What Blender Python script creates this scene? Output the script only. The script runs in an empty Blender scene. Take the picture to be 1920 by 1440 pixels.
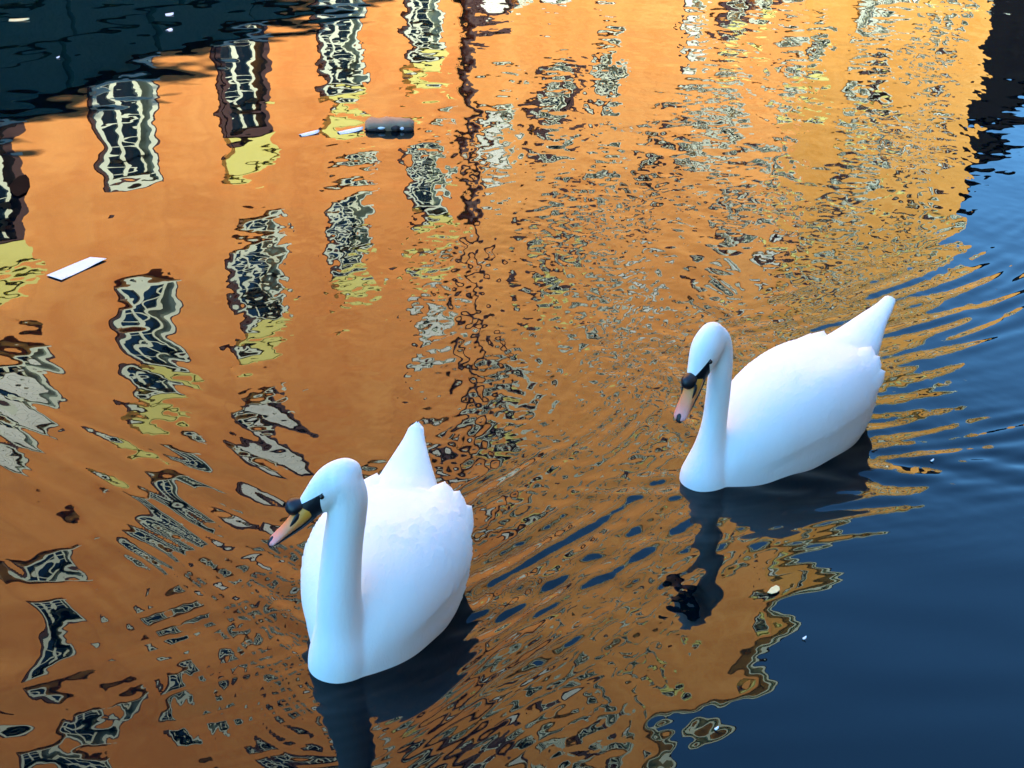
import bpy, bmesh, math, random
import numpy as np
from mathutils import Vector, Matrix

# ------------------------------------------------------------------ camera, sky, sun, exposure
scn = bpy.context.scene
col = scn.collection
random.seed(7)
rng = np.random.default_rng(11)

CAM_H = 2.25
cam_d = bpy.data.cameras.new("camera")
cam_d.sensor_width = 36.0
cam_d.lens = 3000.0 / 1920.0 * 36.0
cam_d.clip_start = 0.05
cam_d.clip_end = 2000.0
cam = bpy.data.objects.new("camera", cam_d)
col.objects.link(cam)
cam.location = (0, 0, CAM_H)
cam.rotation_euler = (math.radians(90 - 26), 0, 0)
scn.camera = cam

SUN_ELEV = math.radians(31)
BANK = math.radians(62.5)                 # direction of the far bank, measured from +X
U2 = Vector((math.cos(BANK), math.sin(BANK), 0))
N2 = Vector((math.sin(BANK), -math.cos(BANK), 0))   # from the far bank towards the camera
to_sun = N2 * math.cos(SUN_ELEV) + Vector((0, 0, math.sin(SUN_ELEV)))

world = bpy.data.worlds.new("World")
scn.world = world
world.use_nodes = True
wn = world.node_tree
wn.nodes.clear()
sky = wn.nodes.new("ShaderNodeTexSky")
sky.sky_type = 'NISHITA'
sky.sun_disc = False
sky.sun_elevation = SUN_ELEV
sky.sun_rotation = math.atan2(to_sun.x, to_sun.y)
sky.altitude = 200
sky.air_density = 1.0
sky.dust_density = 0.0
sky.ozone_density = 4.0
bg = wn.nodes.new("ShaderNodeBackground")
bg.inputs["Strength"].default_value = 0.15
wo = wn.nodes.new("ShaderNodeOutputWorld")
tint = wn.nodes.new("ShaderNodeMix")          # clear, deep azure afternoon sky
tint.data_type = 'RGBA'; tint.blend_type = 'MULTIPLY'
tint.inputs[0].default_value = 1.0
tint.inputs[7].default_value = (0.48, 0.84, 0.98, 1)
wn.links.new(sky.outputs[0], tint.inputs[6])
wn.links.new(tint.outputs[2], bg.inputs[0])
wn.links.new(bg.outputs[0], wo.inputs[0])

sun_d = bpy.data.lights.new("sun", 'SUN')
sun_d.energy = 3.4
sun_d.angle = math.radians(0.5)
sun_d.color = (1.0, 0.93, 0.82)
sun = bpy.data.objects.new("sun", sun_d)
col.objects.link(sun)
sun.rotation_euler = to_sun.to_track_quat('Z', 'Y').to_euler()
sun.location = (20, -10, 40)

scn.view_settings.view_transform = 'Standard'
scn.view_settings.look = 'None'
scn.view_settings.exposure = 2.82
scn.view_settings.gamma = 1.0
scn.view_settings.use_curve_mapping = False
scn.render.engine = 'CYCLES'
scn.cycles.use_denoising = True
scn.cycles.max_bounces = 8
scn.cycles.glossy_bounces = 4

# ------------------------------------------------------------------ helpers
def tag(o, label=None, cat=None, group=None, kind=None):
    if label: o["label"] = label
    if cat: o["category"] = cat
    if group: o["group"] = group
    if kind: o["kind"] = kind
    return o

def empty(name, loc=(0, 0, 0), rz=0.0):
    o = bpy.data.objects.new(name, None)
    o.empty_display_size = 0.2
    o.location = loc
    o.rotation_euler = (0, 0, rz)
    col.objects.link(o)
    return o

def link(name, me, parent=None, loc=None):
    o = bpy.data.objects.new(name, me)
    col.objects.link(o)
    if parent is not None: o.parent = parent
    if loc is not None: o.location = loc
    return o

def mesh_from(name, verts, faces, mat=None, smooth=False):
    me = bpy.data.meshes.new(name)
    me.from_pydata([tuple(v) for v in verts], [], faces)
    me.update()
    if smooth: me.polygons.foreach_set("use_smooth", [True] * len(me.polygons))
    if mat: me.materials.append(mat)
    return me

def boxes_mesh(name, boxes, mat):
    v, f = [], []
    for (x0, x1, y0, y1, z0, z1) in boxes:
        b = len(v)
        v += [(x0, y0, z0), (x1, y0, z0), (x1, y1, z0), (x0, y1, z0),
              (x0, y0, z1), (x1, y0, z1), (x1, y1, z1), (x0, y1, z1)]
        f += [(b, b+3, b+2, b+1), (b+4, b+5, b+6, b+7), (b, b+1, b+5, b+4),
              (b+1, b+2, b+6, b+5), (b+2, b+3, b+7, b+6), (b+3, b, b+4, b+7)]
    return mesh_from(name, v, f, mat)

class Mat:
    def __init__(self, name):
        self.m = bpy.data.materials.new(name)
        self.m.use_nodes = True
        self.t = self.m.node_tree
        self.b = self.t.nodes["Principled BSDF"]
    def n(self, kind, **kw):
        nd = self.t.nodes.new(kind)
        for k, v in kw.items(): setattr(nd, k, v)
        return nd
    def l(self, a, b): self.t.links.new(a, b)
    def set(self, **kw):
        for k, v in kw.items(): self.b.inputs[k.replace("_", " ")].default_value = v
        return self
    def math(self, op, a, b=None, c=None):
        nd = self.n("ShaderNodeMath", operation=op)
        for i, s in enumerate((a, b, c)):
            if s is None: continue
            if isinstance(s, (int, float)): nd.inputs[i].default_value = s
            else: self.l(s, nd.inputs[i])
        return nd.outputs[0]
    def mix(self, fac, a, b):
        nd = self.n("ShaderNodeMix", data_type='RGBA')
        for s, i in ((fac, 0), (a, 6), (b, 7)):
            if isinstance(s, (int, float)): nd.inputs[i].default_value = s
            elif isinstance(s, tuple): nd.inputs[i].default_value = (*s, 1)
            else: self.l(s, nd.inputs[i])
        return nd.outputs[2]
    def noise(self, scale, detail=4, vec=None, rough=0.55):
        nd = self.n("ShaderNodeTexNoise")
        nd.inputs["Scale"].default_value = scale
        nd.inputs["Detail"].default_value = detail
        nd.inputs["Roughness"].default_value = rough
        if vec is not None: self.l(vec, nd.inputs["Vector"])
        return nd.outputs[0]
    def obj(self): return self.n("ShaderNodeTexCoord").outputs["Object"]
    def ramp(self, fac, stops):
        nd = self.n("ShaderNodeValToRGB")
        els = nd.color_ramp.elements
        while len(els) < len(stops): els.new(0.5)
        for e, (p, c) in zip(els, stops):
            e.position = p
            e.color = (*c, 1) if len(c) == 3 else c
        self.l(fac, nd.inputs[0])
        return nd.outputs[0]
    def bump(self, h, strength, dist):
        nd = self.n("ShaderNodeBump")
        nd.inputs["Strength"].default_value = strength
        nd.inputs["Distance"].default_value = dist
        self.l(h, nd.inputs["Height"])
        self.l(nd.outputs[0], self.b.inputs["Normal"])

def speckled(name, c0, c1, scale=3.0, rough=0.8, bump=0.0, bscale=40.0, bdist=0.01):
    k = Mat(name)
    o = k.obj()
    k.l(k.mix(k.noise(scale, 6, o), c0, c1), k.b.inputs["Base Color"])
    k.set(Roughness=rough)
    if bump: k.bump(k.noise(bscale, 5, o), bump, bdist)
    return k.m

# ------------------------------------------------------------------ materials of the setting
def stucco(name, c_lo, c_hi, dirt):
    k = Mat(name)
    o = k.obj()
    mot = k.ramp(k.math('ADD', k.math('MULTIPLY', k.noise(0.35, 6, o), 0.5), k.math('MULTIPLY', k.noise(1.6, 6, o, 0.7), 0.5)), [(0.36, (0, 0, 0)), (0.64, (1, 1, 1))])
    base = k.mix(mot, c_lo, c_hi)
    streak = k.n("ShaderNodeMapping")
    streak.inputs["Scale"].default_value = (2.2, 2.2, 0.18)
    k.l(o, streak.inputs[0])
    s = k.ramp(k.noise(1.3, 5, streak.outputs[0]), [(0.52, (0, 0, 0)), (0.78, (1, 1, 1))])
    k.l(k.mix(k.math('MULTIPLY', s, 0.35), base, dirt), k.b.inputs["Base Color"])
    k.set(Roughness=0.9, Specular_IOR_Level=0.0)
    k.bump(k.noise(25, 5, o), 0.3, 0.01)
    return k.m

M = {}
M['orange'] = stucco('orange_stucco', (0.66, 0.235, 0.06), (0.82, 0.38, 0.11), (0.45, 0.15, 0.05))
M['amber'] = stucco('amber_stucco', (0.65, 0.255, 0.06), (0.82, 0.41, 0.12), (0.46, 0.17, 0.05))
M['ochre'] = stucco('ochre_stucco', (0.58, 0.27, 0.05), (0.70, 0.38, 0.10), (0.42, 0.22, 0.06))
M['grey_stucco'] = stucco('grey_stucco', (0.33, 0.32, 0.30), (0.42, 0.40, 0.37), (0.2, 0.2, 0.19))
M['shade_black_wall'] = stucco('shade_black_wall', (0.004, 0.004, 0.005), (0.009, 0.009, 0.009), (0.003, 0.003, 0.003))  # near-black wall colour stands in for a house lying in shade
M['cream'] = speckled('cream_paint', (0.58, 0.66, 0.47), (0.68, 0.75, 0.56), 4, 0.6)
M['yellow'] = speckled('yellow_paint', (0.66, 0.62, 0.12), (0.74, 0.72, 0.22), 3, 0.7)
M['white'] = speckled('white_curtain', (0.66, 0.72, 0.60), (0.76, 0.80, 0.70), 8, 0.9)
M['brown'] = speckled('dark_brown_wood', (0.035, 0.012, 0.006), (0.07, 0.025, 0.012), 6, 0.7)
M['glass'] = Mat('window_glass').set(Base_Color=(0.006, 0.014, 0.022, 1), Roughness=0.06).m
M['tile'] = speckled('roof_tile', (0.10, 0.05, 0.035), (0.17, 0.08, 0.05), 3, 0.85)
M['iron'] = speckled('dark_iron', (0.02, 0.017, 0.015), (0.04, 0.03, 0.028), 8, 0.6)
M['paving'] = speckled('paving', (0.22, 0.21, 0.2), (0.32, 0.31, 0.29), 2, 0.85, 0.3)

def quay_material():
    k = Mat('wet_quay_stone')
    geo = k.n("ShaderNodeNewGeometry")
    sep = k.n("ShaderNodeSeparateXYZ")
    k.l(geo.outputs["Position"], sep.inputs[0])
    nz = k.noise(0.7, 5, geo.outputs["Position"])
    stone = k.mix(k.noise(2.5, 6, geo.outputs["Position"]), (0.015, 0.085, 0.055), (0.03, 0.12, 0.075))
    edge = k.math('ADD', sep.outputs[2], k.math('MULTIPLY', k.math('SUBTRACT', nz, 0.5), 1.6))
    wet = k.ramp(edge, [(0.0, (1, 1, 1)), (0.95, (1, 1, 1)), (1.0, (0, 0, 0))])
    k.l(k.mix(wet, stone, (0.006, 0.012, 0.016)), k.b.inputs["Base Color"])
    k.set(Roughness=0.7)
    k.bump(k.noise(9, 6, geo.outputs["Position"]), 0.5, 0.03)
    return k.m
M['quay'] = quay_material()

def water_material():
    k = Mat('canal_water')
    k.set(Base_Color=(0.0, 0.002, 0.004, 1), Roughness=0.0, IOR=1.29)
    return k.m
M['water'] = water_material()

# ------------------------------------------------------------------ the two swans' stations (shared by the water and the birds)
SWANS = [
    dict(bow=(-0.396, 3.03), back=math.radians(14.0)),
    dict(bow=(0.546, 3.935), back=math.radians(43.5)),
]

# ------------------------------------------------------------------ water: one sheet, waves are real relief
def spaced(a, b, d0, d1):
    out = [a]
    while out[-1] < b:
        t = (out[-1] - a) / (b - a)
        out.append(out[-1] + d0 + (d1 - d0) * t)
    return out

xs = np.array([-160, -90, -50, -30, -18, -12, -8, -6, -5] + list(np.arange(-4.3, 4.301, 0.0098)) + [5, 6, 8, 12, 18, 30, 50, 90, 160])
ys = np.array([-60, -30, -12, -5, -1, 1, 2, 2.4] + spaced(2.6, 11.5, 0.0068, 0.024) + [11.9, 12.4, 13, 14, 16, 20, 26, 34, 45, 60, 80, 110, 160])
X, Y = np.meshgrid(xs, ys)
X = X.astype(np.float64); Y = Y.astype(np.float64)
inside = (np.abs(X) <= 4.3) & (Y >= 2.6) & (Y <= 11.55)

def band(n, lo, hi, seed, d0=0.0, spread=math.pi):
    r = np.random.default_rng(seed)
    h = np.zeros_like(X); gx = 0.0
    for _ in range(n):
        lam = lo * (hi / lo) ** r.random()
        k = 2 * math.pi / lam
        d = d0 + (r.random() * 2 - 1) * spread
        ph = r.random() * 2 * math.pi
        h += np.sin(k * (X * math.cos(d) + Y * math.sin(d)) + ph) / k
        gx += 0.5
    return h / math.sqrt(gx)          # unit rms slope

def smooth(e0, e1, v):
    t = np.clip((v - e0) / (e1 - e0), 0, 1)
    return t * t * (3 - 2 * t)

def blob(cx, cy, rx, ry):
    return np.exp(-(((X - cx) / rx) ** 2 + ((Y - cy) / ry) ** 2))

patch = band(14, 0.8, 2.4, 3); patch = patch / np.abs(patch).max()
patch2 = band(14, 0.5, 1.4, 5); patch2 = patch2 / np.abs(patch2).max()

calm_left = smooth(-0.1, -1.0, X / np.maximum(Y, 1) * 5.0)          # left part of the basin
near_right = smooth(0.25, 0.6, X - (Y - 3.0) * 0.25) * smooth(4.1, 3.5, Y)

# long lazy undulation
Z = 0.0065 * band(16, 0.35, 1.1, 21) * (1.0 + 0.5 * patch)
# medium ripples, larger near the camera on the left
near_left = smooth(4.3, 3.1, Y) * smooth(0.7, 0.1, X)
Z += band(34, 0.12, 0.30, 22) * (0.003 + 0.009 * near_left + 0.0025 * patch + 0.007 * blob(0.8, 7.5, 2.0, 3.0)) * (1 - 0.75 * near_right)
Z += band(24, 0.25, 0.60, 25) * (0.0015 + 0.014 * near_left) * (1 - 0.75 * near_right)
# short chop, strongest in the middle and to the right, nearly absent on the left
chop = (1.15 * blob(0.35, 5.2, 1.0, 1.7) + 0.55 * blob(1.3, 8.0, 1.8, 2.5) + 0.13 + 0.15 * blob(0.15, 3.5, 0.6, 0.7))
chop = chop * (1 - 0.9 * near_right) * (1 - 0.45 * calm_left)
chop = chop * (0.75 + 0.9 * np.clip(patch2, -0.6, 1))
Z += band(60, 0.05, 0.12, 23) * 0.022 * chop
Z += band(60, 0.026, 0.05, 24) * 0.024 * chop

def wake(sw, lam0, stretch, slope, reach, seed):
    bx, by = sw['bow']; a = sw['back']
    rx, ry = math.sin(a), math.cos(a)
    xi = (X - bx) * rx + (Y - by) * ry
    eta = (X - bx) * ry - (Y - by) * rx
    wob = 1 + 0.06 * patch
    e = eta / stretch * wob
    h = np.zeros_like(X)
    k0 = 2 * math.pi / lam0
    for th in np.linspace(-1.12, 1.12, 91):
        c = math.cos(th)
        k = k0 / (c * c)
        h += (0.12 + 0.88 * (1 - math.exp(-(th / 0.75) ** 4))) * math.exp(-(th / 1.15) ** 4) / k * np.sin(k * (xi * c + e * math.sin(th)) + 0.4)
    h /= math.sqrt(91 / 2)
    edge = np.abs(eta) - np.maximum(xi, 0) * math.tan(math.radians(50))
    m = smooth(0.22, -0.05, edge) * smooth(-0.08, 0.12, xi) * np.exp(-np.maximum(xi, 0) / reach)
    out = slope * h * m * 4.0
    # short bow ripples wrapped round the breast and flanks
    d = np.sqrt(((xi - 0.36) / 0.43) ** 2 + (eta / 0.20) ** 2) - 1
    d = d * np.sqrt((0.43 * (xi - 0.36)) ** 2 + (0.2 * eta) ** 2 + 1e-6) / np.sqrt((xi - 0.36) ** 2 + eta ** 2 + 1e-6)
    lam = 0.030 + 0.06 * np.clip(d, 0, 1)
    w = np.exp(-np.abs(d - 0.03) / 0.19) * smooth(0.95, 0.25, xi)
    out += 0.07 * w * lam / (2 * math.pi) * np.sin(2 * math.pi * d / 0.042 + 1.5 * patch) * (0.6 + 0.4 * patch)
    return out

Z += wake(SWANS[0], 0.17, 2.3, 0.030, 0.55, 1)
Z += wake(SWANS[1], 0.20, 2.3, 0.032, 0.9, 2)
def crests(cx, cy, az, along, across, lo, hi, slope, seed, n=9, fan=0.16):
    c = (math.sin(az), math.cos(az))
    p = (X - cx) * c[0] + (Y - cy) * c[1]
    q = (X - cx) * c[1] - (Y - cy) * c[0]
    q = q + 0.10 * p * p / along + 0.02 * patch2
    r = np.random.default_rng(seed)
    h = np.zeros_like(X)
    for _ in range(n):
        k = 2 * math.pi / (lo * (hi / lo) ** r.random())
        d = (r.random() * 2 - 1) * fan
        h += np.sin(k * (q * math.cos(d) + p * math.sin(d)) + r.random() * 6.28) / k
    return slope * h / math.sqrt(n / 2) * np.exp(-(p / along) ** 2 - (q / across) ** 2)

R_ = math.radians
Z += near_right * 0.0075 * band(14, 0.10, 0.30, 41, math.pi / 2, 0.35)      # slow bands on the open water
Z += crests(1.70, 5.35, R_(52), 0.9, 0.36, 0.07, 0.14, 0.080, 31)      # behind the bowed swan
Z += crests(1.15, 4.10, R_(77), 0.85, 0.28, 0.06, 0.13, 0.075, 32)      # off its flank
Z += crests(0.05, 3.60, R_(44), 0.65, 0.34, 0.06, 0.12, 0.088, 33, 7, 0.06)
Z += crests(-0.14, 3.20, R_(50), 0.40, 0.16, 0.04, 0.08, 0.085, 36, 6, 0.06)
Z += crests(0.30, 4.35, R_(30), 0.60, 0.34, 0.05, 0.10, 0.030, 37, 7, 0.08)
Z += crests(-0.62, 3.30, R_(-38), 0.40, 0.20, 0.035, 0.08, 0.055, 38, 7, 0.07)    # off the other swan's flank
Z += crests(-1.1, 4.0, R_(-45), 1.0, 0.50, 0.06, 0.18, 0.030, 34, 9, 0.09)
fade = smooth(4.3, 3.9, np.abs(X)) * smooth(2.6, 2.66, Y) * smooth(11.5, 10.9, Y)
Z = Z * fade * inside

ny, nx = X.shape
me = bpy.data.meshes.new("water")
me.vertices.add(nx * ny)
co = np.stack([X, Y, Z], -1).reshape(-1).astype(np.float32)
me.vertices.foreach_set("co", co)
idx = np.arange(nx * ny, dtype=np.int32).reshape(ny, nx)
quads = np.stack([idx[:-1, :-1], idx[:-1, 1:], idx[1:, 1:], idx[1:, :-1]], -1).reshape(-1, 4)
nq = len(quads)
me.loops.add(nq * 4)
me.loops.foreach_set("vertex_index", quads.reshape(-1))
me.polygons.add(nq)
me.polygons.foreach_set("loop_start", np.arange(0, nq * 4, 4, dtype=np.int32))
me.polygons.foreach_set("use_smooth", np.ones(nq, dtype=bool))
me.update(calc_edges=True)
me.materials.append(M['water'])
tag(link("water", me), "rippled canal water mirroring orange house fronts and blue sky", kind="structure")

def water_z(x, y):
    j = int(np.argmin(np.abs(xs - x))); i = int(np.argmin(np.abs(ys - y)))
    return float(Z[i, j])

# ------------------------------------------------------------------ far bank: quay wall and a terrace of sunlit houses
P = 13.0
foot = -N2 * P
RZ = BANK
QH = 2.95

def bank_point(t, off=0.0, z=0.0):        # off > 0: inland from the canal edge
    p = foot + U2 * t - N2 * off
    return (p.x, p.y, z)

def stone_wall(name, label, t0, t1, height, off, rows, bw, flip=False):
    root = empty(name, bank_point(t0, off), RZ)
    tag(root, label, "quay wall")
    L = t1 - t0
    s = -1 if flip else 1
    y0, y1 = (0.06, 1.2) if not flip else (-1.2, -0.06)
    link("core", boxes_mesh("core", [(0, L, y0, y1, -1.5, height - 0.02)], M['quay']), root)
    rh = (height + 0.4) / rows
    rr = random.Random(3)
    cache = {}
    for i in range(rows):
        x = -bw * 0.5 * (i % 2) - 0.01
        while x < L:
            w = bw * rr.choice((0.8, 1.0, 1.2))
            a, b = max(x, 0), min(x + w, L)
            if b - a > 0.2:
                d = rr.choice((0.0, 0.02, 0.045))
                key = (round(b - a, 2), d)
                if key not in cache:
                    hw, hh = (b - a) / 2 - 0.012, rh / 2 - 0.012
                    c = 0.03
                    f0, f1 = (-d, 0.059) if not flip else (d, -0.059)
                    v = [(-hw, f1, -hh), (hw, f1, -hh), (hw, f1, hh), (-hw, f1, hh),
                         (-hw + c, f0 - 0.0, -hh + c), (hw - c, f0, -hh + c), (hw - c, f0, hh - c), (-hw + c, f0, hh - c)]
                    v = [(p[0], p[1] if k > 3 else p[1], p[2]) for k, p in enumerate(v)]
                    cache[key] = mesh_from("stone_block", v, [(4, 5, 6, 7), (0, 1, 5, 4), (1, 2, 6, 5), (2, 3, 7, 6), (3, 0, 4, 7)], M['quay'])
                link("stone_block", cache[key], root, ((a + b) / 2, 0, -0.4 + (i + 0.5) * rh))
            x += w
    return root

stone_wall("quay_wall", "tall damp dark stone quay wall below the orange house fronts", -12, 68, QH - 0.12, 0.0, 6, 2.0)

def window_meshes():
    w, h = 0.42, 0.56
    fr = [(-w - 0.09, -w + 0.0, -0.05, 0.10, -h - 0.08, h + 0.09), (w, w + 0.09, -0.05, 0.10, -h - 0.08, h + 0.09),
          (-w, w, -0.05, 0.10, h, h + 0.09), (-w, w, -0.05, 0.10, -h - 0.08, -h)]
    cas = [(-w, -w + 0.07, 0.10, 0.15, -h, h), (w - 0.07, w, 0.10, 0.15, -h, h), (-0.045, 0.045, 0.095, 0.155, -h, h),
           (-w + 0.07, w - 0.07, 0.10, 0.15, h - 0.07, h), (-w + 0.07, w - 0.07, 0.10, 0.15, -h, -h + 0.07)]
    for z in (-0.18, 0.18):
        cas += [(-w + 0.07, -0.045, 0.105, 0.148, z - 0.025, z + 0.025), (0.045, w - 0.07, 0.105, 0.148, z - 0.025, z + 0.025)]
    d = {}
    d['frame'] = boxes_mesh("window", fr, M['cream'])
    d['frame_dark'] = boxes_mesh("window", fr, M['brown'])
    g = w + 0.09
    d['shadow_surround'] = boxes_mesh('shadow_surround', [(-g - 0.06, -g - 0.002, -0.03, 0.05, -h - 0.14, h + 0.15), (g + 0.002, g + 0.06, -0.03, 0.05, -h - 0.14, h + 0.15), (-g - 0.001, g + 0.001, -0.03, 0.05, h + 0.0915, h + 0.15)], M['brown'])  # dark brown border paints in the shadow line round the window reveal
    d['casement'] = boxes_mesh("casement", cas, M['cream'])
    d['pane'] = [boxes_mesh("pane", [(s0, s1, 0.122, 0.132, -h + 0.07, h - 0.07)], M['glass'])
                 for s0, s1 in ((-w + 0.07, -0.045), (0.045, w - 0.07))]
    d['sill'] = boxes_mesh("sill", [(-w - 0.14, w + 0.14, -0.14, 0.02, -h - 0.15, -h - 0.081)], M['cream'])
    # folded curtain behind the glass
    v, f = [], []
    n = 26
    for i in range(n + 1):
        x = -w + 0.02 + (2 * w - 0.04) * i / n
        y = 0.20 + 0.03 * math.sin(i * 1.9)
        v += [(x, y, -h), (x, y, h)]
        if i: f.append((2*i-2, 2*i, 2*i+1, 2*i-1))
    d['curtain'] = mesh_from("curtain", v, f, M['white'], True)
    d['blind'] = boxes_mesh("blind", [(-w + 0.005, w - 0.005, 0.06, 0.094, -0.33 + 0.11 * i, -0.33 + 0.10 + 0.11 * i) for i in range(8)], M['white'])
    d['panel'] = boxes_mesh("lintel_panel", [(-w - 0.12, w + 0.12, -0.09, 0.03, h + 0.152, h + 0.52), (-w - 0.16, w + 0.16, -0.13, 0.03, h + 0.522, h + 0.58)], M['yellow'])
    sl = [(-0.22, 0.22, -0.085, -0.056, -h + 0.02 + 0.12 * i, -h + 0.11 + 0.12 * i) for i in range(9)]
    sl += [(-0.25, -0.221, -0.095, -0.055, -h, h), (0.221, 0.25, -0.095, -0.055, -h, h)]
    d['shutter'] = boxes_mesh("shutter", sl, M['brown'])
    d['shutter_pale'] = boxes_mesh("shutter", sl, M['cream'])
    return d
WM = window_meshes()

def make_house(name, label, t0, t1, z0, z1, bays, rows, wall_mat, style, off=0.0, rz=RZ, base=None, depth=8.0, origin=None):
    root = empty(name, origin if origin else bank_point(t0, off), rz)
    tag(root, label, "house")
    L = t1 - t0
    w, h = 0.42, 0.56
    rr = random.Random(int(t0 * 10) + style)
    opens = set((bi, ri) for bi in range(len(bays)) for ri in range(len(rows)) if style == 2 or rr.random() > (0.0, 0.08, 0.2)[0 if ri < 1 else 1 if style == 0 else 2])
    gx = sorted([0.0, L] + [b - t0 - w for b in bays] + [b - t0 + w for b in bays])
    gz = sorted([z0, z1] + [r - h for r in rows] + [r + h for r in rows])
    v, f = [], []
    def q(a, b, c, d):
        n = len(v); v.extend((a, b, c, d)); f.append((n, n+1, n+2, n+3))
    for i in range(len(gx) - 1):
        for j in range(len(gz) - 1):
            x0, x1, a, b = gx[i], gx[i+1], gz[j], gz[j+1]
            if i % 2 == 1 and j % 2 == 1 and ((i - 1) // 2, (j - 1) // 2) in opens:
                D = 0.3
                q((x0, 0, a), (x0, 0, b), (x0, D, b), (x0, D, a)); q((x1, 0, b), (x1, 0, a), (x1, D, a), (x1, D, b))
                q((x0, 0, a), (x0, D, a), (x1, D, a), (x1, 0, a)); q((x0, D, b), (x0, 0, b), (x1, 0, b), (x1, D, b))
                q((x0, D, a), (x0, D, b), (x1, D, b), (x1, D, a))
            else:
                q((x0, 0, a), (x1, 0, a), (x1, 0, b), (x0, 0, b))
    q((0, 0, z0), (0, 0, z1), (0, depth, z1), (0, depth, z0)); q((L, 0, z0), (L, depth, z0), (L, depth, z1), (L, 0, z1))
    q((0, depth, z0), (0, depth, z1), (L, depth, z1), (L, depth, z0)); q((0, 0, z1), (L, 0, z1), (L, depth, z1), (0, depth, z1))
    link("wall", mesh_from("wall", v, f, wall_mat), root)
    link("cornice", boxes_mesh("cornice", [(-0.0, L - 0.004, -0.28, 0.05, z1 - 0.45, z1 - 0.2), (0.0, L - 0.004, -0.42, 0.05, z1 - 0.198, z1 + 0.06)], M['cream'] if style != 2 else wall_mat), root)
    rv = [(-0.02, -0.45, z1 + 0.064), (L - 0.01, -0.45, z1 + 0.064), (L - 0.01, depth + 0.3, z1 + 0.064), (-0.02, depth + 0.3, z1 + 0.064),
          (-0.02, depth / 2, z1 + 2.0), (L - 0.01, depth / 2, z1 + 2.0)]
    roof = link("roof", mesh_from("roof", rv, [(0, 1, 5, 4), (2, 3, 4, 5), (0, 4, 3), (1, 2, 5), (3, 2, 1, 0)], M['tile']), root)
    for cx in (L * 0.25, L * 0.7):
        link("chimney", boxes_mesh("chimney", [(cx, cx + 0.9, depth * 0.62, depth * 0.62 + 0.7, z1 + 0.6, z1 + 2.9), (cx - 0.1, cx + 1.0, depth * 0.62 - 0.1, depth * 0.62 + 0.8, z1 + 2.902, z1 + 3.05)], wall_mat), roof)
    for bi, b in enumerate(bays):
        for ri, r in enumerate(rows):
            if (bi, ri) not in opens: continue
            dark = style != 2 and rr.random() < 0.15
            wo_ = link("window", WM['frame_dark' if dark else 'frame'], root, (b - t0, 0, r))
            link("shadow_surround", WM["shadow_surround"], wo_)
            link("casement", WM['casement'], wo_)
            for p_ in WM['pane']: link("pane", p_, wo_)
            link("sill", WM['sill'], wo_)
            u = rr.random()
            if u < 0.42: link("curtain", WM['curtain'], wo_)
            elif u < 0.68: link("blind", WM['blind'], wo_)
            if style == 0 and ((ri < 2 and rr.random() < 0.7) or rr.random() < 0.12):
                link("lintel_panel", WM['panel'], wo_)
            elif style == 1 and rr.random() < 0.25:
                link("lintel_panel", WM['panel'], wo_)
            if style == 1 and rr.random() < 0.4:
                for s in (-1, 1): link("shutter", WM['shutter' if rr.random() < .5 else 'shutter_pale'], wo_, (s * 0.82, 0, 0))
    return root

BAY = [14.7 + 2.4 * n for n in range(-4, 22)]
ROWS = [3.62 + 2.75 * k for k in range(9)]
ROOF = 28.2
make_house("canal_house", "deep orange stucco house with yellow panels above its lowest windows", 3.4, 23.1, QH, ROOF, BAY[:8], ROWS, M['orange'], 0)
hb = make_house("canal_house", "amber stucco house between the deep orange house and the ochre house", 23.12, 42.3, QH, ROOF, BAY[8:16], ROWS, M['amber'], 1)
make_house("canal_house", "ochre yellow stucco house at the end of the terrace", 42.32, 67.0, QH, ROOF, BAY[16:], ROWS, M['ochre'], 1)
pv, pf = [], []
for i in range(10):
    a = 2 * math.pi * i / 10
    pv += [(0.12 + 0.075 * math.cos(a), -0.1 + 0.075 * math.sin(a), QH), (0.12 + 0.075 * math.cos(a), -0.1 + 0.075 * math.sin(a), ROOF - 0.5)]
    j = (i + 1) % 10
    pf.append((2*i, 2*j, 2*j+1, 2*i+1))
link("downpipe", mesh_from("downpipe", pv, pf, M['brown'], True), hb)
make_house("dark_house", "lower dark house beyond the ochre house, shade painted into its walls", 69.6, 98.0, 0.0, 21.5, [72.5, 77, 81.5, 86, 90.5], [4.5, 8.5, 12.5], M['shade_black_wall'], 2, off=1.0)

# near bank, where the photographer stands, with the warehouse that keeps the canal in shade
NEAR = -(P + 0.75)
pr = empty("quay_wall", bank_point(-60, NEAR), RZ)
tag(pr, "low stone quay edge on the photographer's bank", "quay wall")
link("core", boxes_mesh("core", [(0, 190, -0.6, 0.0, -1.5, 0.7)], M['quay']), pr)
link("coping", boxes_mesh("coping", [(0.9 * i, 0.9 * i + 0.885, -0.62, 0.03, 0.702, 0.82) for i in range(211)], M['paving']), pr)
pav = link("pavement", boxes_mesh("pavement", [(-60, 130, -6.2, -0.625, -1.0, 0.8)], M['paving']))
pav.location = bank_point(0, NEAR); pav.rotation_euler = (0, 0, RZ)
tag(pav, "grey paved quay along the near side of the canal", kind="structure")
ho = bank_point(130, NEAR - 6.2)
make_house("warehouse", "long grey stucco warehouse on the near quay", 0, 190, 0.5, 14.8, [8 + 12 * i for i in range(15)], [4.5, 9.5], M['grey_stucco'], 2, rz=RZ + math.pi, depth=10, origin=ho)

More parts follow.
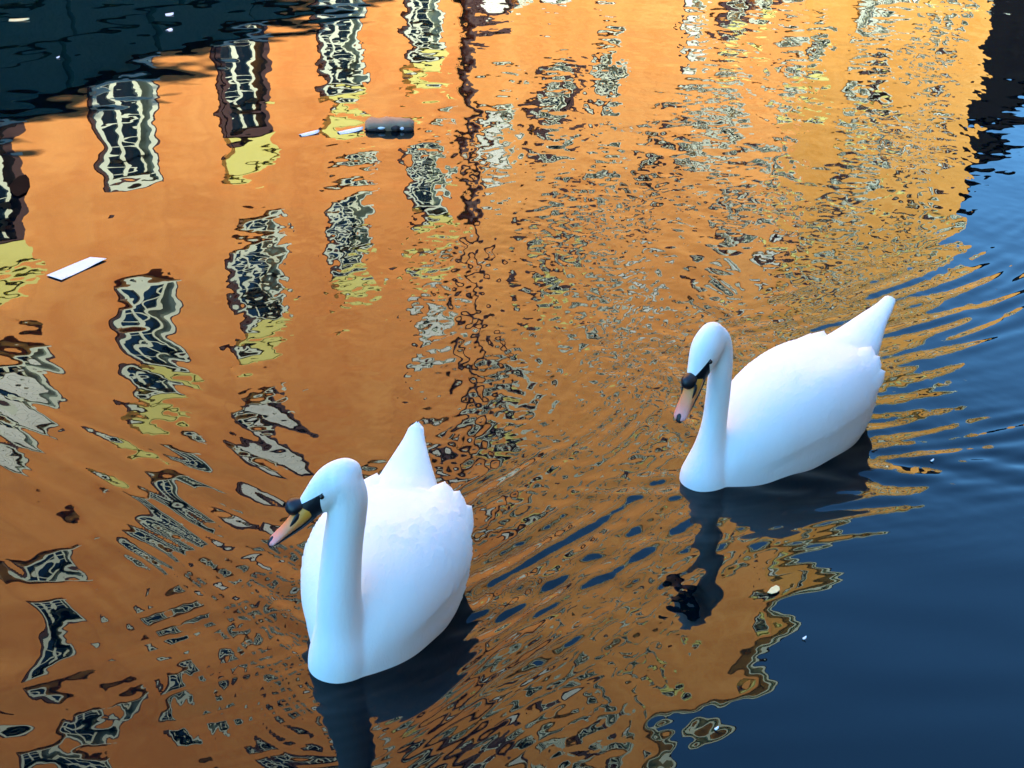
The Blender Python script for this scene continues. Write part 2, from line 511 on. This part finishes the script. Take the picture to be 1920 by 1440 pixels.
# ------------------------------------------------------------------ swans
def feather_material():
    k = Mat('white_plumage')
    o = k.obj()
    hc = k.n("ShaderNodeAttribute", attribute_name="head_co")
    sep = k.n("ShaderNodeSeparateXYZ"); k.l(hc.outputs["Vector"], sep.inputs[0])
    f, u, s = sep.outputs
    # black lore: from the eye forward to the bill base, back edge sweeping down to the gape
    back = k.math('ADD', 0.036, k.math('MULTIPLY', k.math('POWER', k.math('MAXIMUM', k.math('SUBTRACT', 0.016, u), 0.0), 0.5), 0.17))
    top = k.math('ADD', 0.0185, k.math('MULTIPLY', k.math('SUBTRACT', f, 0.037), 0.05))
    m1 = k.math('GREATER_THAN', f, back)
    m2 = k.math('LESS_THAN', u, top)
    m3 = k.math('GREATER_THAN', u, -0.05)
    m4 = k.math('LESS_THAN', f, 0.16)
    m5 = k.math('LESS_THAN', s, 0.06)
    fr = k.math('GREATER_THAN', f, 0.098)     # rim right round the bill base
    lore = k.math('MULTIPLY', m1, k.math('MAXIMUM', m2, fr))
    lore = k.math('MULTIPLY', lore, k.math('MULTIPLY', m3, k.math('MULTIPLY', m4, m5)))
    white = k.mix(k.noise(9, 4, o), (0.92, 0.895, 0.79), (0.94, 0.92, 0.83))
    k.l(k.mix(lore, white, (0.008, 0.008, 0.010)), k.b.inputs["Base Color"])
    k.l(k.math('SUBTRACT', 0.85, k.math('MULTIPLY', lore, 0.4)), k.b.inputs["Roughness"])
    k.set(Specular_IOR_Level=0.25)
    mp = k.n("ShaderNodeMapping"); mp.inputs["Scale"].default_value = (1.0, 1.0, 0.45); k.l(o, mp.inputs[0])
    hgt = k.math('ADD', k.math('MULTIPLY', k.noise(45, 3, mp.outputs[0]), 0.8), k.math('MULTIPLY', k.noise(170, 3, mp.outputs[0]), 0.35))
    k.bump(hgt, 0.35, 0.006)
    return k.m
M['plumage'] = feather_material()

def bill_material():
    k = Mat('orange_bill')
    hc = k.n("ShaderNodeAttribute", attribute_name="head_co")
    sep = k.n("ShaderNodeSeparateXYZ"); k.l(hc.outputs["Vector"], sep.inputs[0])
    t = k.math('DIVIDE', k.math('SUBTRACT', sep.outputs[0], 0.10), 0.12)
    c = k.ramp(t, [(0.0, (0.88, 0.34, 0.02)), (0.30, (0.90, 0.29, 0.05)), (0.6, (0.90, 0.27, 0.11)), (0.9, (0.88, 0.33, 0.28))])
    k.l(k.mix(k.math('MULTIPLY', k.noise(60, 3), 0.25), c, (0.5, 0.18, 0.08)), k.b.inputs["Base Color"])
    k.set(Roughness=0.45)
    k.bump(k.noise(90, 3), 0.15, 0.002)
    return k.m
M['bill'] = bill_material()
M['bill_red'] = M['bill']
M['black'] = Mat('black_horn').set(Base_Color=(0.008, 0.008, 0.010, 1), Roughness=0.42).m
M['eye'] = Mat('dark_eye').set(Base_Color=(0.01, 0.006, 0.004, 1), Roughness=0.08).m

def loft(v, f, rings, n=28):
    """rings: list of (centre, axis_a, axis_b); closed, capped; appended to v, f"""
    b0 = len(v)
    for c, a, b in rings:
        for i in range(n):
            t = 2 * math.pi * i / n
            v.append(Vector(c) + Vector(a) * math.cos(t) + Vector(b) * math.sin(t))
    for k in range(len(rings) - 1):
        for i in range(n):
            j = (i + 1) % n
            f.append((b0 + k*n + i, b0 + k*n + j, b0 + (k+1)*n + j, b0 + (k+1)*n + i))
    f.append(tuple(b0 + i for i in reversed(range(n))))
    f.append(tuple(b0 + (len(rings)-1)*n + i for i in range(n)))

def catmull(pts, m):
    """pts: list of tuples of floats; returns m samples per span"""
    P_ = [np.array(p, float) for p in pts]
    P_ = [2*P_[0]-P_[1]] + P_ + [2*P_[-1]-P_[-2]]
    out = []
    for i in range(1, len(P_) - 2):
        for j in range(m):
            t = j / m
            a, b, c, d = P_[i-1], P_[i], P_[i+1], P_[i+2]
            out.append(0.5*((2*b) + (c-a)*t + (2*a-5*b+4*c-d)*t*t + (3*b-a-3*c+d)*t**3))
    out.append(P_[-2])
    return out

def tube(v, f, pts, m=5, n=24):
    """pts: (x,y,z,r) swept tube"""
    s = catmull(pts, m)
    rings = []
    ref = Vector((0, 1, 0))
    for i, p in enumerate(s):
        a = Vector(s[max(i-1, 0)][:3]); b = Vector(s[min(i+1, len(s)-1)][:3])
        t = (b - a).normalized()
        e1 = ref - t * ref.dot(t); e1.normalize()
        e2 = t.cross(e1)
        ref = e1
        rings.append((Vector(p[:3]), e1 * p[3], e2 * p[3]))
    loft(v, f, rings, n)

def feather_mesh(L, W, curl, mat, name):
    v, f = [], []
    n, m = 12, 6
    for layer in (1, -1):
        b0 = len(v)
        for i in range(n + 1):
            t = i / n
            w = W * min(1.0, (0.7 + 0.9 * t)) * math.sqrt(max(0.0, 1 - max(0, (t - 0.5) / 0.5) ** 2.4)) + 0.0004
            for j in range(m + 1):
                q = j / m * 2 - 1
                v.append((L*t, w*q, curl*t*t - 0.22*W*q*q + layer*0.0009*(1 - q*q) + layer*0.0003))
        for i in range(n):
            for j in range(m):
                a_ = b0 + i*(m+1) + j
                fc = (a_, a_ + m + 1, a_ + m + 2, a_ + 1)
                f.append(fc if layer == -1 else tuple(reversed(fc)))
    N_ = (n + 1) * (m + 1)
    ring = [i*(m+1) for i in range(n+1)] + [n*(m+1) + j for j in range(1, m+1)] + [i*(m+1) + m for i in range(n-1, -1, -1)] + [j for j in range(m-1, 0, -1)]
    for a_, c_ in zip(ring, ring[1:] + ring[:1]):
        k0 = len(v)
        v += [v[a_], v[c_], v[c_ + N_], v[a_ + N_]]
        f.append((k0, k0+1, k0+2, k0+3))
    return mesh_from(name, v, f, mat, True)

def make_swan(S):
    bx, by = S['bow']; a = S['back']
    # local +X is the heading
    hd = math.atan2(-math.cos(a), -math.sin(a))
    root = empty("swan", (bx, by, 0), hd)
    tag(root, S['label'], "swan", "swans swimming on the canal")
    Minv = (Matrix.Translation((bx, by, 0)) @ Matrix.Rotation(hd, 4, 'Z')).inverted()
    loc = lambda p: Minv @ Vector(p)
    sx, sy, sz = S['scale']
    v, f = [], []
    # trunk and folded wings: one shaped surface, wing edge standing a little proud
    st = [(0.035, 0.035, -0.08, 0.05), (0.08, 0.070, -0.11, 0.125), (0.14, 0.108, -0.12, 0.178), (0.23, 0.145, -0.13, 0.224), (0.35, 0.174, -0.13, 0.255),
          (0.48, 0.183, -0.12, 0.265), (0.58, 0.170, -0.09, 0.258), (0.66, 0.136, -0.045, 0.244), (0.72, 0.098, 0.02, 0.232), (0.77, 0.055, 0.10, 0.218)]
    st = [tuple(q) for q in catmull(st, 7)]
    def body_point(x, ph, w, zb, zt):
        c, sn = math.cos(ph), math.sin(ph)
        e = 2 / 2.25
        yy = math.copysign(abs(c) ** e, c) * w
        zm = zb + (zt - zb) * 0.62                       # widest above the middle
        zz = zm + (math.copysign(abs(sn) ** e, sn)) * ((zt - zm) if sn > 0 else (zm - zb))
        sm = lambda a_, b_, t_: (lambda q: q*q*(3-2*q))(min(1, max(0, (t_-a_)/(b_-a_))))
        edge = 0.055 + 0.16 * max(0, x - 0.12) ** 1.15      # lower edge of the folded wing rises to the rear
        wing = sm(edge - 0.012, edge + 0.012, zz) * sm(0.08, 0.22, x) * (1 - sm(0.63, 0.665, x))
        back = sm(0.8, 0.2, abs(yy) / max(w, 1e-4)) * sm(0.25, 0.5, x) * (1 - sm(0.60, 0.68, x))
        k_ = 1 + 0.005 * wing / max(w, 0.05)
        return (-x*sx, yy*k_*sy, (zz + 0.010*wing*max(sn, 0) - (0.016*back if sn > 0 else 0))*sz)
    b0, nseg = len(v), 56
    for x, w, zb, zt in st:
        for i in range(nseg):
            v.append(Vector(body_point(x, 2*math.pi*i/nseg, w, zb, zt)))
    for q in range(len(st) - 1):
        for i in range(nseg):
            j = (i + 1) % nseg
            f.append((b0 + q*nseg + i, b0 + q*nseg + j, b0 + (q+1)*nseg + j, b0 + (q+1)*nseg + i))
    f.append(tuple(b0 + i for i in reversed(range(nseg))))
    f.append(tuple(b0 + (len(st)-1)*nseg + i for i in range(nseg)))
    def on_body(x, ph):
        q = min(st, key=lambda t_: abs(t_[0] - x))
        return Vector(body_point(q[0], ph, *q[1:]))
    # tail cone, cocked up
    tt, tz = S['tail']
    tl = [(0.56, 0.14, 0.12, 0.085), (0.66, 0.175, 0.105, 0.075), (0.73, 0.205, 0.084, 0.052), ((0.73 + tt) / 2, (0.215 + tz) / 2, 0.048, 0.024), (tt - 0.035, tz - 0.020, 0.031, 0.017), (tt, tz + 0.002, 0.021, 0.012)]
    rr = [((-x*sx, S['tail_side'] * max(0, (x - 0.6) / (tt - 0.6)), z*sz), (0, w, 0), (0.35*h, 0, h)) for x, z, w, h in catmull(tl, 4)]
    loft(v, f, rr, 24)
    # neck
    tube(v, f, [(*loc(p[:3]), p[3]) for p in S['neck']], 6, 28)
    # head
    C = loc(S['head']); tip = loc(S['tip'])
    F = (tip - C); hl = F.length; F.normalize()
    side = F.cross(Vector((0, 0, 1))).normalized()
    Up = side.cross(F).normalized()
    k = hl / 0.218
    hs = [(-0.064, 0.008, 0.008, 0.008), (-0.05, 0.03, 0.03, 0.027), (-0.02, 0.045, 0.045, 0.037), (0.01, 0.049, 0.046, 0.040), (0.04, 0.044, 0.043, 0.036),
          (0.07, 0.034, 0.038, 0.029), (0.10, 0.024, 0.031, 0.0225), (0.112, 0.018, 0.024, 0.017)]
    rr = []
    for x, u, d, w in catmull(hs, 3):
        rr.append((C + (F * x + Up * (u - d) / 2) * k, side * w * k, Up * (u + d) / 2 * k))
    loft(v, f, rr, 28)
    raw = mesh_from("swan_raw", v, f)
    tmp = bpy.data.objects.new("swan_raw", raw)
    col.objects.link(tmp)
    m = tmp.modifiers.new("r", 'REMESH'); m.mode = 'VOXEL'; m.voxel_size = 0.0045; m.use_smooth_shade = True
    m2 = tmp.modifiers.new("s", 'SMOOTH'); m2.factor = 0.5; m2.iterations = 9
    dg = bpy.context.evaluated_depsgraph_get()
    body = bpy.data.meshes.new_from_object(tmp.evaluated_get(dg))
    bpy.data.objects.remove(tmp)
    def head_attr(me_):
        n = len(me_.vertices)
        arr = np.empty(n*3); me_.vertices.foreach_get("co", arr); arr = arr.reshape(-1, 3)
        d = arr - np.array(C)
        hc = np.stack([d @ np.array(F), d @ np.array(Up), np.abs(d @ np.array(side))], 1) / k
        at = me_.attributes.new("head_co", 'FLOAT_VECTOR', 'POINT')
        at.data.foreach_set("vector", hc.reshape(-1))
    head_attr(body)
    body.name = "body"
    body.materials.clear(); body.materials.append(M['plumage'])
    body.polygons.foreach_set("use_smooth", [True] * len(body.polygons))
    link("body", body, root)
    # bill
    def hp(x, y, z): return C + (F * x + side * y + Up * z) * k
    def bill_part(name, secs, mat, parent, p=2.6):
        vv, ff = [], []
        n = 24
        S_ = catmull(secs, 4)
        for x, w, zt, zb in S_:
            for i in range(n):
                t = 2*math.pi*i/n
                cx, cz = math.cos(t), math.sin(t)
                cx = math.copysign(abs(cx)**(2/p), cx); cz = math.copysign(abs(cz)**(2/p), cz)
                ww = 1.18 * w * (1 - 0.22 * max(cz, 0))
                vv.append(hp(x, cx*ww, (zt+zb)/2 + cz*(zt-zb)/2))
        for q in range(len(S_) - 1):
            for i in range(n):
                j = (i+1) % n
                ff.append((q*n+i, q*n+j, (q+1)*n+j, (q+1)*n+i))
        ff.append(tuple(reversed(range(n)))); ff.append(tuple((len(S_)-1)*n+i for i in range(n)))
        me_ = mesh_from(name, vv, ff, mat, True)
        head_attr(me_)
        return link(name, me_, parent)
    bill = bill_part("bill", [(0.085, 0.020, 0.020, -0.020), (0.105, 0.0215, 0.019, -0.022), (0.13, 0.0205, 0.010, -0.021), (0.16, 0.0185, 0.003, -0.018), (0.19, 0.0185, -0.001, -0.015), (0.208, 0.0165, -0.003, -0.014), (0.2165, 0.009, -0.006, -0.013)], M['bill'], root)
    bill_part("lower_mandible", [(0.088, 0.017, -0.017, -0.030), (0.13, 0.0165, -0.0185, -0.029), (0.17, 0.0155, -0.0155, -0.0235), (0.205, 0.0135, -0.0125, -0.018), (0.212, 0.008, -0.0125, -0.016)], M['black'], bill)
    bill_part("nail", [(0.199, 0.003, 0.0008, -0.006), (0.205, 0.0075, 0.0005, -0.012), (0.213, 0.0085, -0.002, -0.018), (0.2205, 0.0065, -0.006, -0.0185), (0.2225, 0.003, -0.010, -0.017)], M['black'], bill, 2.0)
    # knob with its saddle reaching back to the forehead
    bill_part("knob", [(0.088, 0.008, 0.026, 0.006), (0.096, 0.0155, 0.035, 0.003), (0.108, 0.0185, 0.0425, 0.003), (0.121, 0.0165, 0.041, 0.005), (0.130, 0.010, 0.034, 0.010), (0.133, 0.004, 0.028, 0.014)], M['black'], bill, 2.0)
    for s in (-1, 1):
        vv, ff = [], []
        loft(vv, ff, [(hp(x, s*y, z), side*k*w*0.6 + Up*k*w*0.2*s, Up*k*w + F*k*w*0.3) for x, y, z, w in
                      ((0.112, 0.0185, 0.010, 0.004), (0.122, 0.0198, 0.006, 0.0065), (0.135, 0.0188, 0.001, 0.0055), (0.147, 0.0178, -0.002, 0.003), (0.151, 0.0175, -0.003, 0.001))], 12)
        link("nostril_patch", mesh_from("nostril_patch", vv, ff, M['black'], True), bill)
        bm = bmesh.new()
        bmesh.ops.create_uvsphere(bm, u_segments=14, v_segments=10, radius=0.0065*k)
        em = bpy.data.meshes.new("eye"); bm.to_mesh(em); bm.free(); em.materials.append(M['eye'])
        em.polygons.foreach_set("use_smooth", [True]*len(em.polygons))
        link("eye", em, root, hp(0.043, s*0.0325, 0.0125))
    # tail feathers and the tips of the folded flight feathers
    tf = feather_mesh(0.105, 0.013, 0.002, M['plumage'], "tail_feather")
    el = math.atan2((tz - 0.215)*sz, (tt - 0.73)*sx)
    for i in range(4):
        q = (i - 1.5) / 1.5
        b_ = tt - 0.093 - 0.014*abs(abs(q) - 0.5)
        zz = 0.215 + (b_ - 0.73) / (tt - 0.73) * (tz - 0.215) + 0.005 - 0.003*abs(q)
        fr_ = (b_ - 0.6) / (tt - 0.6)
        o = link("tail_feather", tf, root, (-b_*sx, S['tail_side']*fr_ + 0.013*q, zz*sz))
        o.rotation_euler = (Matrix.Rotation(math.pi + 0.05*q - S['tail_side'] / (tt - 0.6), 3, 'Z') @ Matrix.Rotation(-el, 3, 'Y') @ Matrix.Rotation(-0.3*q, 3, 'X')).to_euler()
    # small overlapping contour feathers over back, flanks and rump
    n_ = len(body.vertices)
    nk = loc(S['neck'][4][:3])
    cc = np.empty(n_*3); body.vertices.foreach_get("co", cc); cc = cc.reshape(-1, 3)
    nn = np.empty(n_*3); body.vertices.foreach_get("normal", nn); nn = nn.reshape(-1, 3)
    ok = np.where((cc[:, 0] < -0.26*sx) & (cc[:, 0] > -0.60*sx) & (cc[:, 2] > 0.015) & ((np.hypot(cc[:, 0] - nk[0], cc[:, 1] - nk[1]) > 0.095) | (cc[:, 2] < 0.05)))[0]
    rp = np.random.default_rng(5)
    rp.shuffle(ok)
    taken, fv, ffc = [], [], []
    grid = {}
    for i_ in ok:
        p_ = cc[i_]
        key = tuple((p_ // 0.017).astype(int))
        if any(((key[0]+a1, key[1]+b1, key[2]+c1) in grid and np.linalg.norm(grid[(key[0]+a1, key[1]+b1, key[2]+c1)] - p_) < 0.017) for a1 in (-1, 0, 1) for b1 in (-1, 0, 1) for c1 in (-1, 0, 1)): continue
        grid[key] = p_
        N = nn[i_]
        D = np.array((-1.0, rp.normal() * 0.12, rp.normal() * 0.08)); D = D - N * D.dot(N)
        if np.linalg.norm(D) < 0.3: continue
        D /= np.linalg.norm(D); D = D + N * 0.022; D /= np.linalg.norm(D)
        Wd = np.cross(N, D); Wd /= np.linalg.norm(Wd)
        Lf = 0.050 * (0.85 + 0.3 * rp.random()); wf = 0.0165
        o_ = p_ - N * 0.0012
        b1 = len(fv)
        prof = ((0, 0.5), (0.4, 1.0), (0.75, 0.85), (0.93, 0.45))
        for t_, w_ in prof:
            for q_ in (-1, 0, 1):
                fv.append(o_ + D*Lf*t_ + Wd*wf*w_*q_ - N*(0.0022*q_*q_*w_ + 0.0010*t_*t_))
        fv.append(o_ + D*Lf - N*0.0012)
        for a1 in range(3):
            for c1 in range(2):
                u_ = b1 + a1*3 + c1
                ffc.append((u_, u_+1, u_+4, u_+3))
        ffc += [(b1+9, b1+10, b1+12), (b1+10, b1+11, b1+12)]
    cm = mesh_from("contour_feathers", fv, ffc, M['plumage'], True)
    at_ = cm.attributes.new("head_co", 'FLOAT_VECTOR', 'POINT')
    at_.data.foreach_set("vector", np.tile(np.array([-1.0, 0, 0]), len(fv)))
    tag(link("contour_feathers", cm, root), kind="stuff")
    ff_ = feather_mesh(0.16, 0.034, -0.004, M['plumage'], "wing_feather")
    for s in (-1, 1):
        for i, (x_, ph) in enumerate(((0.545, 0.42), (0.55, 0.75), (0.565, 1.05))):
            p0 = on_body(x_, ph if s > 0 else math.pi - ph)
            p1 = on_body(x_ + 0.05, ph if s > 0 else math.pi - ph)
            pa = on_body(x_, ph + 0.15 if s > 0 else math.pi - ph - 0.15)
            X_ = (p1 - p0); X_.normalize()
            X_ = (X_ + Vector((-1.2, 0, 0))).normalized()
            Y_ = (pa - p0); Y_ = (Y_ - X_*Y_.dot(X_)).normalized()
            Z_ = X_.cross(Y_)
            if Z_.dot(Vector((0, s*math.cos(ph), math.sin(ph)))) < 0: Y_ = -Y_; Z_ = -Z_
            X_ = (X_ + Z_*0.07).normalized(); Z_ = X_.cross(Y_)
            o = link("wing_feather", ff_, root, p0 - X_*0.04 - Z_*0.0055)
            o.rotation_euler = Matrix((X_, Y_, Z_)).transposed().to_euler()
    return root

make_swan(dict(SWANS[0], label="swan with head turned aside and bill held out above the water, neck upright",
    scale=(0.79, 1.08, 1.0), tail_side=-0.03, tail=(0.905, 0.30),
    neck=[(-0.404, 3.115, -0.07, 0.070), (-0.404, 3.105, 0.0, 0.077), (-0.402, 3.10, 0.05, 0.073), (-0.400, 3.10, 0.12, 0.058), (-0.396, 3.10, 0.22, 0.050),
          (-0.384, 3.105, 0.33, 0.046), (-0.371, 3.105, 0.41, 0.0445), (-0.366, 3.103, 0.46, 0.044), (-0.378, 3.10, 0.498, 0.043), (-0.40, 3.095, 0.502, 0.040)],
    head=(-0.388, 3.10, 0.498), tip=(-0.549, 3.06, 0.366)))
make_swan(dict(SWANS[1], label="swan with head bowed and bill pointing steeply down, body turned broadside",
    scale=(1.01, 0.98, 1.0), tail_side=0.0, tail=(0.915, 0.30),
    neck=[(0.56, 4.0, -0.07, 0.066), (0.552, 3.99, 0.0, 0.074), (0.556, 3.99, 0.05, 0.064), (0.562, 3.995, 0.11, 0.045), (0.570, 4.0, 0.18, 0.0355),
          (0.575, 4.0, 0.27, 0.034), (0.577, 4.0, 0.35, 0.0335), (0.572, 4.0, 0.41, 0.035), (0.556, 3.985, 0.448, 0.036), (0.535, 3.965, 0.44, 0.033)],
    head=(0.535, 3.965, 0.435), tip=(0.448, 3.868, 0.254)))

# ------------------------------------------------------------------ things adrift on the water
def flat_piece(name, label, cat, pts, z, thick, mat, sag=0.0, group=None):
    """a thin sheet given by its outline (world xy), subdivided a little, with thickness"""
    cx = sum(p[0] for p in pts) / len(pts); cy = sum(p[1] for p in pts) / len(pts)
    bm = bmesh.new()
    top = [bm.verts.new((x - cx, y - cy, 0)) for x, y in pts]
    fc = bm.faces.new(top)
    bmesh.ops.subdivide_edges(bm, edges=bm.edges[:], cuts=3, use_grid_fill=True)
    bmesh.ops.triangulate(bm, faces=bm.faces[:])
    r = random.Random(name + label)
    ph = r.random() * 6
    for v_ in bm.verts:
        v_.co.z = water_z(cx + v_.co.x, cy + v_.co.y) + sag * (math.sin(v_.co.x * 40 + ph) + math.cos(v_.co.y * 30 + ph)) + 2 * sag
    ext = bmesh.ops.extrude_face_region(bm, geom=bm.faces[:])
    for g in ext['geom']:
        if isinstance(g, bmesh.types.BMVert): g.co.z += thick
    bmesh.ops.recalc_face_normals(bm, faces=bm.faces[:])
    me_ = bpy.data.meshes.new(name); bm.to_mesh(me_); bm.free(); me_.materials.append(mat)
    o = link(name, me_, None, (cx, cy, z))
    return tag(o, label, cat, group)

M['paper'] = speckled('wet_paper', (0.70, 0.76, 0.74), (0.80, 0.84, 0.82), 12, 0.6)
M['leaf_brown'] = speckled('dead_leaf', (0.006, 0.003, 0.002), (0.012, 0.006, 0.004), 20, 1.0)
M['leaf_brown'].node_tree.nodes['Principled BSDF'].inputs['Specular IOR Level'].default_value = 0.05
M['leaf_yellow'] = speckled('yellow_leaf', (0.70, 0.62, 0.22), (0.8, 0.75, 0.42), 25, 0.6)
M['feather_small'] = speckled('drifting_down', (0.72, 0.76, 0.76), (0.82, 0.84, 0.82), 25, 0.8)
M['wood'] = speckled('sodden_wood', (0.26, 0.14, 0.07), (0.46, 0.31, 0.18), 14, 0.7, 0.6, 40, 0.01)
M['wood_dark'] = speckled('sodden_bark', (0.02, 0.012, 0.009), (0.06, 0.035, 0.025), 18, 0.7, 0.6, 40, 0.01)

flat_piece("paper_strip", "white strip of paper lying flat on the water", "paper", [(-1.731, 5.528), (-1.665, 5.481), (-1.545, 5.689), (-1.612, 5.711)], 0.001, 0.0015, M['paper'], 0.001)
flat_piece("leaf", "dark brown dead leaf adrift alone near the quay reflection", "leaf",
           [(-2.157, 6.546), (-2.14, 6.49), (-2.105, 6.42), (-2.08, 6.40), (-2.06, 6.45), (-2.07, 6.55), (-2.095, 6.63), (-2.125, 6.685), (-2.147, 6.655)], 0.001, 0.002, M['leaf_brown'], 0.002)
flat_piece("leaf", "small pale yellow leaf adrift in front of the bowed swan", "leaf",
           [(0.645, 3.402), (0.655, 3.395), (0.668, 3.400), (0.678, 3.412), (0.679, 3.428), (0.672, 3.436), (0.658, 3.424)], 0.001, 0.001, M['leaf_yellow'], 0.001)

def floating_feather(label, x, y, ang, L, W, mat='feather_small'):
    me_ = feather_mesh(L, W, 0.006, M[mat], "feather")
    o = link("feather", me_, None, (x, y, water_z(x + 0.5*L*math.cos(ang), y + 0.5*L*math.sin(ang)) + 0.003 + 0.1*W))
    o.rotation_euler = (0, 0, ang)
    return tag(o, label, "feather", "loose feathers on the water")
floating_feather("slender white feather drifting behind the sodden log", -0.995, 7.275, 0.6, 0.10, 0.022)
floating_feather("curled pale feather touching the end of the sodden log", -0.82, 7.315, 0.55, 0.13, 0.025)
floating_feather("cream feather on the darkest corner of the quay reflection", -3.02, 9.60, 0.05, 0.12, 0.03, 'leaf_yellow')
same = "tiny white feather on the dark reflection of the quay wall"
floating_feather(same, -2.11, 9.74, 0.3, 0.05, 0.03)
floating_feather(same, -2.02, 9.33, 0.9, 0.035, 0.022)
floating_feather(same, -2.51, 8.71, 0.4, 0.018, 0.012)
same2 = "speck of white down on the dark blue water"
for x, y in ((1.222, 4.098), (0.702, 3.203), (0.45, 2.857)):
    floating_feather(same2, x, y, 0.2, 0.009, 0.0035)

# sodden log: rough half-sunk billet with knot and peeled pale patches
log = empty("driftwood_log", (-0.585, 7.40, 0.0), 0.04)
tag(log, "short sodden brown log with pale peeled patches floating on the water", "log")
v, f = [], []
rg = random.Random(4)
rings = []
n = 18
for i in range(15):
    x = -0.115 + 0.23 * i / 14
    e = min(1, (i + 0.4) / 1.2, (14.4 - i) / 1.0)
    rings.append((x, 0.052 * e ** 0.5 * (1 + 0.08 * rg.uniform(-1, 1))))
for x, r in rings:
    for i in range(n):
        t = 2*math.pi*i/n
        q = r * (1 + 0.10*math.sin(3*t + 8*x) + 0.05*rg.uniform(-1, 1))
        v.append((x + 0.004*rg.uniform(-1, 1), q*math.cos(t)*0.95, q*math.sin(t)*0.75 + 0.012))
for a_ in range(14):
    for i in range(n):
        j = (i+1) % n
        f.append((a_*n+i, a_*n+j, (a_+1)*n+j, (a_+1)*n+i))
f.append(tuple(reversed(range(n)))); f.append(tuple(14*n+i for i in range(n)))
link("trunk", mesh_from("trunk", v, f, M['wood'], True), log)
def lump(name, c, r, mat):
    bm = bmesh.new()
    bmesh.ops.create_icosphere(bm, subdivisions=2, radius=1)
    for w_ in bm.verts:
        q = 1 + 0.15 * rg.uniform(-1, 1)
        w_.co = Vector((w_.co.x*r[0]*q, w_.co.y*r[1]*q, w_.co.z*r[2]*q))
    me_ = bpy.data.meshes.new(name); bm.to_mesh(me_); bm.free(); me_.materials.append(mat)
    me_.polygons.foreach_set("use_smooth", [True]*len(me_.polygons))
    return link(name, me_, log, c)
lump("knot", (0.03, -0.048, 0.012), (0.022, 0.016, 0.016), M['wood_dark'])
lump("bark", (-0.06, -0.042, 0.006), (0.055, 0.014, 0.012), M['wood_dark'])
lump("bark", (0.085, -0.045, 0.004), (0.032, 0.014, 0.014), M['wood_dark'])
lump("peeled_patch", (-0.035, -0.053, 0.016), (0.018, 0.008, 0.007), M['feather_small'])
lump("peeled_patch", (0.062, -0.056, 0.014), (0.010, 0.007, 0.008), M['feather_small'])
